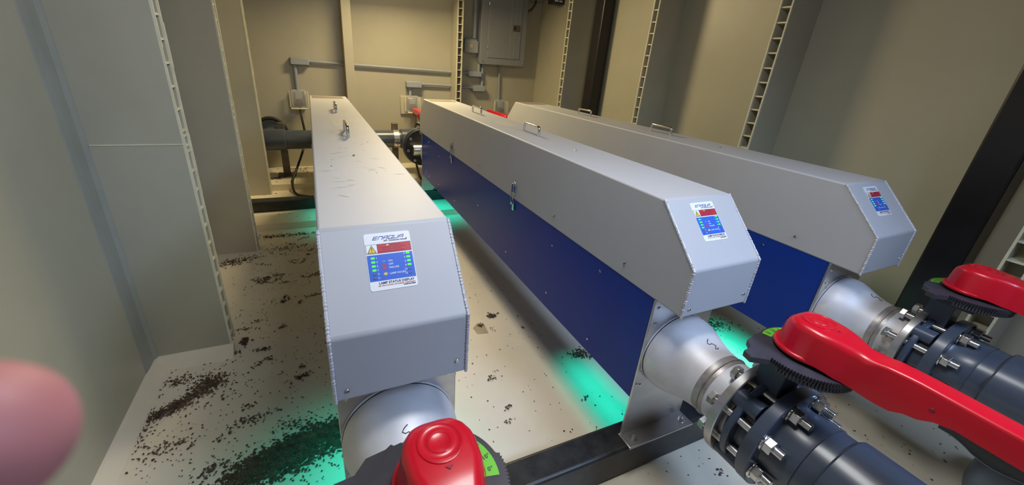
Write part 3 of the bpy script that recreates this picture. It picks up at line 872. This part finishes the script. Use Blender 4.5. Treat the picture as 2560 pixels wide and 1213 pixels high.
# big grey pipe fitting top right corner of the panel, cable
v = MB(); v.tube([(7.5, 15.0, 2.45), (8.05, 15.0, 2.40), (8.28, 15.0, 2.46), (8.36, 15.0, 2.7), (8.36, 15.0, ZT - .02)], .19, 20)
tag(v.build('drain_elbow', M['panelgrey'], origin=(7.5, 15.0, 2.45)), 'grey pipe elbow at the top corner beside the breaker panel', 'pipe')
cable_pts = [(7.62, 14.9, 1.86), (7.72, 14.75, 1.93), (7.84, 14.7, 2.12), (7.86, 14.7, 2.35), (7.80, 14.75, ZT - .02)]
v = MB(); v.tube(cable_pts, .035, 10); tag(v.build('cable', M['rubber'], origin=cable_pts[0]), 'black cable curving off the right side of the breaker panel', 'cable')
# small black vented unit high on the right wall
t = thing('wall_sensor', 'small black box with pale slots high on the right wall by the far rib', 'sensor', (8.3, 13.6, 2.3))
v = MB(); v.box(7.95, XR, 13.6, 14.0, 2.06, 2.7); v.build('sensor_case', M['black'], t, bevel=.02)
v = MB()
for i in range(4):
    for j in range(2): v.box(8.0 + j * .17, 8.13 + j * .17, 13.585, 13.605, 2.12 + i * .13, 2.17 + i * .13)
v.build('sensor_slots', M['swhite'], t)

# ------------------------------------------------------------------ litter (nobody could count it)
def flake(mb, x, y, z, s_, lift=.004):
    a = random.uniform(0, 2 * PI); n_ = random.choice((3, 4, 5))
    el = random.uniform(.35, 1.0)
    pts = []
    for k in range(n_):
        b = 2 * PI * k / n_ + random.uniform(-.3, .3)
        u, w = s_ * math.cos(b), s_ * el * math.sin(b)
        pts.append((x + u * math.cos(a) - w * math.sin(a), y + u * math.sin(a) + w * math.cos(a), z + lift + random.uniform(0, s_ * .5)))
    top = (x, y, z + lift + s_ * random.uniform(.3, .8))
    vs = pts + [top]
    fs = [(k, (k + 1) % n_, n_) for k in range(n_)] + [tuple(reversed(range(n_)))]
    mb.add(vs, fs)
def cluster(mb, cx, cy, n_, sx, sy, ang=0, s0=.008, s1=.022, z=FL):
    ca, sa = math.cos(ang), math.sin(ang)
    for _ in range(n_):
        u, w = random.gauss(0, sx), random.gauss(0, sy)
        x = cx + u * ca - w * sa; y = cy + u * sa + w * ca
        if x < XL + .05 or y > 10.3 and z == FL: continue
        flake(mb, x, y, z, random.uniform(s0, s1), .002 + random.uniform(0, .012))
def litter(name, label, mb): tag(mb.build(name, M['debris'], smooth=False), label, 'litter', kind='stuff')
d = MB()     # dense band by the near left cabinet
for k in range(34):
    s_ = k / 33
    x = -1.15 + 1.15 * s_; y = 3.50 + .30 * s_ + .10 * math.sin(s_ * 3)
    cluster(d, x, y, 62, .08, .085, 0, .010, .028)
cluster(d, -.35, 3.62, 760, .24, .10, .25, .010, .028)
cluster(d, -.75, 3.50, 420, .2, .08, .1, .010, .028)
cluster(d, -1.1, 3.62, 160, .25, .14, .3)
litter('leaf_litter', 'dense brown litter heaped on the green-lit floor left of the near cabinet end', d)
d = MB()
cluster(d, -2.0, 5.28, 110, .13, .05, .1); cluster(d, -1.62, 5.12, 420, .10, .09, .3, .008, .02)
cluster(d, -1.78, 4.93, 260, .17, .035, .5); cluster(d, -1.98, 4.78, 420, .13, .05, .4, .008, .02)
cluster(d, -2.18, 4.55, 90, .05, .14, .2); cluster(d, -2.22, 4.4, 60, .03, .10)
cluster(d, -1.70, 4.85, 90, .35, .2); cluster(d, -1.9, 4.15, 50, .12, .07); cluster(d, -1.75, 4.2, 40, .12, .06)
litter('corner_litter', 'brown insect litter in the corner by the first left rib', d)
d = MB()
for k in range(1500):
    x = random.uniform(-2.2, -.12); y = 3.2 + 6.9 * random.random() ** 1.5
    if random.random() < .3: continue
    if x < -1.45 and 5.7 < y < 6.1: continue
    if x < -1.3 and y > 6 and random.random() < .45: continue
    flake(d, x, y, FL, random.uniform(.006, .016))
for k in range(46):
    x = random.uniform(-1.4, -.2); y = 3.3 + 6.6 * random.random()
    cluster(d, x, y, random.randint(8, 34), random.uniform(.02, .12), .025, random.uniform(-.5, .9))
cluster(d, -1.75, 8.78, 260, .2, .08, .3, .009, .024); cluster(d, -1.2, 7.85, 110, .1, .06); cluster(d, -.95, 9.2, 120, .2, .1)
cluster(d, -1.05, 4.3, 90, .14, .04, .2); cluster(d, -.62, 4.05, 60, .1, .05); cluster(d, -1.30, 5.9, 50, .03, .05, 0, .012, .03)
cluster(d, -.9, 9.95, 220, .5, .05, 0, .012, .03)
litter('scattered_litter', 'scattered specks of brown litter between the left wall and the left cabinet', d)
d = MB()
for k in range(230):
    x = random.uniform(.9, 3.4); y = 2.5 + 5.2 * random.random() ** 1.2
    flake(d, x, y, FL, random.uniform(.006, .015))
for k in range(16):
    cluster(d, random.uniform(1.2, 3.0), random.uniform(3.0, 6.0), random.randint(4, 12), .03, .02)
cluster(d, 2.55, 5.35, 50, .04, .03, 0, .012, .03); cluster(d, 2.25, 5.15, 30, .03, .02)
cluster(d, 3.50, 3.95, 190, .10, .05, -.3)
litter('middle_litter', 'sparse dark specks on the floor between the left and middle cabinets', d)
d = MB()
for k in range(60):
    cluster(d, 5.75 + random.gauss(0, .25), 4.35 + random.gauss(0, .22) , 26, .07, .05)
cluster(d, 6.1, 3.95, 520, .28, .10, -.5, .009, .02)
for k in range(120): flake(d, random.uniform(4.3, 6.2), random.uniform(2.6, 4.2), FL, random.uniform(.006, .012))
litter('green_lit_litter', 'dark litter on the green-lit floor between the middle and right cabinets', d)
d = MB()
for k in range(170): flake(d, random.uniform(2.6, 7.6), random.uniform(.5, 2.05), FL, random.uniform(.006, .016))
for k in range(10): cluster(d, random.uniform(3.0, 6.5), random.uniform(.9, 2.0), 8, .03, .02)
litter('near_litter', 'sparse specks on the floor in front of the near black beam', d)
d = MB()
for k in range(160): flake(d, random.uniform(-1.9, 2.9), random.uniform(13.2, 15.0), -3.76, random.uniform(.012, .03))
cluster(d, -1.4, 13.7, 110, .22, .05, .2, .015, .035, -3.76); cluster(d, -.6, 14.9, 60, .4, .05, 0, .015, .03, -3.76)
for k in range(40): flake(d, random.uniform(-1.9, -.1), random.choice((random.uniform(10.5, 11.2), random.uniform(11.65, 13.0))), -3.97, random.uniform(.012, .026))
litter('ledge_litter', 'brown litter along the raised ledge at the foot of the back wall', d)
d = MB()   # specks and dents on top of the left cabinet
ux, uy = UPOS[0]
for k in range(26): flake(d, ux + random.uniform(.1, .75), uy + 1.0 + 5 * random.random() ** 1.3, TOP, random.uniform(.004, .009), .0)
for k in range(12): flake(d, ux + random.gauss(.35, .06), uy + random.choice((3.2, 3.55)) + random.gauss(0, .05), TOP, random.uniform(.004, .008), .0)
tag(d.build('dust_specks', M['debris'], smooth=False), 'dark specks lying on top of the left cabinet cover', 'dust', kind='stuff')
# scuffs of the left cabinet: belong to that cover
cov0 = [k for k in kids(units[0]) if k.name.startswith('cover')][0]
d = MB()
for (cx, cy, n_, sx, a) in ((.38, 3.28, 22, .22, .1), (.40, 5.75, 20, .20, .0), (.22, .95, 8, .24, -.25), (.55, 1.5, 8, .2, -.6), (.35, 2.3, 8, .18, .5)):
    for k in range(n_):
        x = cx + random.gauss(0, .09); y = cy + random.gauss(0, .16 if n_ > 10 else .25)
        L = random.uniform(.03, sx * .7); aa = a + random.gauss(0, .25); w = random.uniform(.0015, .0042)
        dx, dy = math.cos(aa) * L / 2, math.sin(aa) * L / 2; px, py = -math.sin(aa) * w, math.cos(aa) * w
        if abs(x - .415) + abs(dx) > .39: continue
        z = TOP + .0012
        d.add([(x - dx, y - dy, z), (x + px, y + py, z), (x + dx, y + dy, z), (x - px, y - py, z)], [(0, 1, 2, 3)])
d.build('scuff_marks', M['scuff'], cov0, smooth=False)
# small dark strap end under the middle cabinet
v = MB(); v.prism([(2.86, 4.52), (3.02, 4.40), (3.10, 4.28), (2.94, 4.42)], 'z', PB - .07, PB - .04)
# plastic sheet scrap on the floor
v = MB(); v.add([(2.12, 4.95, FL + .003), (2.30, 4.92, FL + .006), (2.32, 5.12, FL + .003), (2.22, 5.22, FL + .01), (2.10, 5.12, FL + .004)], [(0, 1, 2, 3, 4)])
tag(v.build('floor_smear', M['stain'], smooth=False), 'small tan smear on the floor between the left and middle cabinets', 'stain')

# ------------------------------------------------------------------ camera
Rm = [[0.914503718333746, -0.09938749042942932, 0.39217990246810513],
      [-0.3992229133125333, -0.37886915476769717, 0.8349127074442356],
      [0.0656049894444463, -0.9200979786477902, -0.38615501427308163]]
cam_d = bpy.data.cameras.new('camera'); cam = bpy.data.objects.new('camera', cam_d); COL.objects.link(cam)
FPX, CX, CY = 990.05, 1240.546, 575.498
mw = Matrix(((Rm[0][0], -Rm[0][1], -Rm[0][2]), (Rm[1][0], -Rm[1][1], -Rm[1][2]), (Rm[2][0], -Rm[2][1], -Rm[2][2]))).to_4x4()
mw.translation = Vector((0, 0, ZF * S))
cam.matrix_world = mw
cam_d.sensor_fit = 'HORIZONTAL'; cam_d.sensor_width = 36
cam_d.lens = FPX * 36 / 2560
cam_d.shift_x = (1280 - CX) / 2560
cam_d.shift_y = (CY - 606.5) / 2560
cam_d.clip_start = .005
cam_d.dof.use_dof = True; cam_d.dof.focus_distance = 1.9; cam_d.dof.aperture_fstop = 8
bpy.context.scene.camera = cam

# the photographer's fingertip close to the lens
def campt(px, py, depth):
    d_ = Vector(((px - CX) / FPX * depth, (py - CY) / FPX * depth, depth))
    return Vector((Rm[0][0] * d_.x + Rm[0][1] * d_.y + Rm[0][2] * d_.z,
                   Rm[1][0] * d_.x + Rm[1][1] * d_.y + Rm[1][2] * d_.z,
                   Rm[2][0] * d_.x + Rm[2][1] * d_.y + Rm[2][2] * d_.z))
D0 = .048
tip = campt(-78, 1110, D0) / S; base = campt(-950, 1790, D0 * 1.25) / S
ax = (base - tip); Ltot = ax.length; ax.normalize()
rr = .0096 / S
pts, rs = [], []
for k in range(40):
    s_ = k / 39
    if k < 14: t_ = k / 13; pos = rr * (-1 + (1 - math.cos(t_ * PI / 2))) ; rad = rr * math.sin(t_ * PI / 2)
    else: t_ = (k - 13) / 26; pos = t_ * (Ltot); rad = rr * (1 + .05 * math.sin(t_ * 9) + .10 * t_)
    pts.append(tip + ax * pos); rs.append(max(rad, rr * .02))
v = MB(); v.tube(pts, rr, 32, rs=rs)
fg = v.build('person', M['skin'], origin=tuple(tip), ang=180)
tag(fg, 'blurred pink fingertip of the person holding the camera, at the lower left edge', 'person')

# ------------------------------------------------------------------ light
def area(name, loc, aim, sx, sy, col, power, spread=180):
    l = bpy.data.lights.new(name, 'AREA'); l.shape = 'RECTANGLE'; l.size = sx * S; l.size_y = sy * S
    l.color = col; l.energy = power; l.spread = math.radians(spread)
    o = bpy.data.objects.new(name, l); COL.objects.link(o)
    p = vt((loc[0], loc[1], loc[2] + ZF)); q_ = vt((aim[0], aim[1], aim[2] + ZF))
    o.location = p; o.rotation_euler = (q_ - p).to_track_quat('-Z', 'Y').to_euler()
    return o
# warm ceiling lamp over the far end (out of frame)
t = thing('ceiling_lamp', 'warm lamp on the ceiling above the far ends of the cabinets', 'lamp', (2.5, 12.4, ZT))
v = MB(); v.box(1.6, 3.6, 11.6, 13.2, ZT - .12, ZT); v.build('lamp_body', M['lens'], t, bevel=.03)
area('ceiling_lamp_light', (2.6, 12.2, ZT - .2), (2.7, 10.9, 0), 1.8, 1.4, (1, .79, .42), 106)
# cool area light added behind the camera, standing in for unseen daylight
area('cool_fill_light', (4.4, -2.3, 2.6), (2.7, 2.2, -3.4), 1.6, 1.4, (.50, .68, 1.0), 19, 105)
area('overhead_fill', (1.7, 2.0, 3.0), (1.3, 3.2, -2.6), 1.8, 1.5, (.93, .94, .94), 32)  # added fill with no fixture, lifts the floor and left corner
# ultraviolet lamps leaking out under both ends of every cabinet
GC = (.0, .9, .72)
for i, (x, y) in enumerate(UPOS):
    area('lamp_glow_near', (x + (.30, .50, .50)[i], y + .75, -3.0), (x + (.15, .50, .50)[i], y + .70, -4.1), (.5, .34, .34)[i], 1.35, GC, (1.2, .42, .9)[i], (110, 50, 70)[i])
    area('lamp_glow_far', (x + .38, y + 8.0, -3.0), (x + .30, y + 8.2, -4.1), .5, 1.2, GC, 1.0, 110)

w = bpy.data.worlds.new('world'); bpy.context.scene.world = w; w.use_nodes = True
bg = w.node_tree.nodes['Background']; bg.inputs['Color'].default_value = (.62, .75, 1, 1); bg.inputs['Strength'].default_value = .2

sc = bpy.context.scene
sc.view_settings.view_transform = 'Standard'; sc.view_settings.look = 'None'
sc.view_settings.gamma = 1; sc.view_settings.exposure = 0
sc.view_settings.use_curve_mapping = False
sc.cycles.use_denoising = True
sc.cycles.max_bounces = 8; sc.cycles.caustics_reflective = False; sc.cycles.caustics_refractive = False
for o in bpy.data.objects:
    if 'org' in o: del o['org']
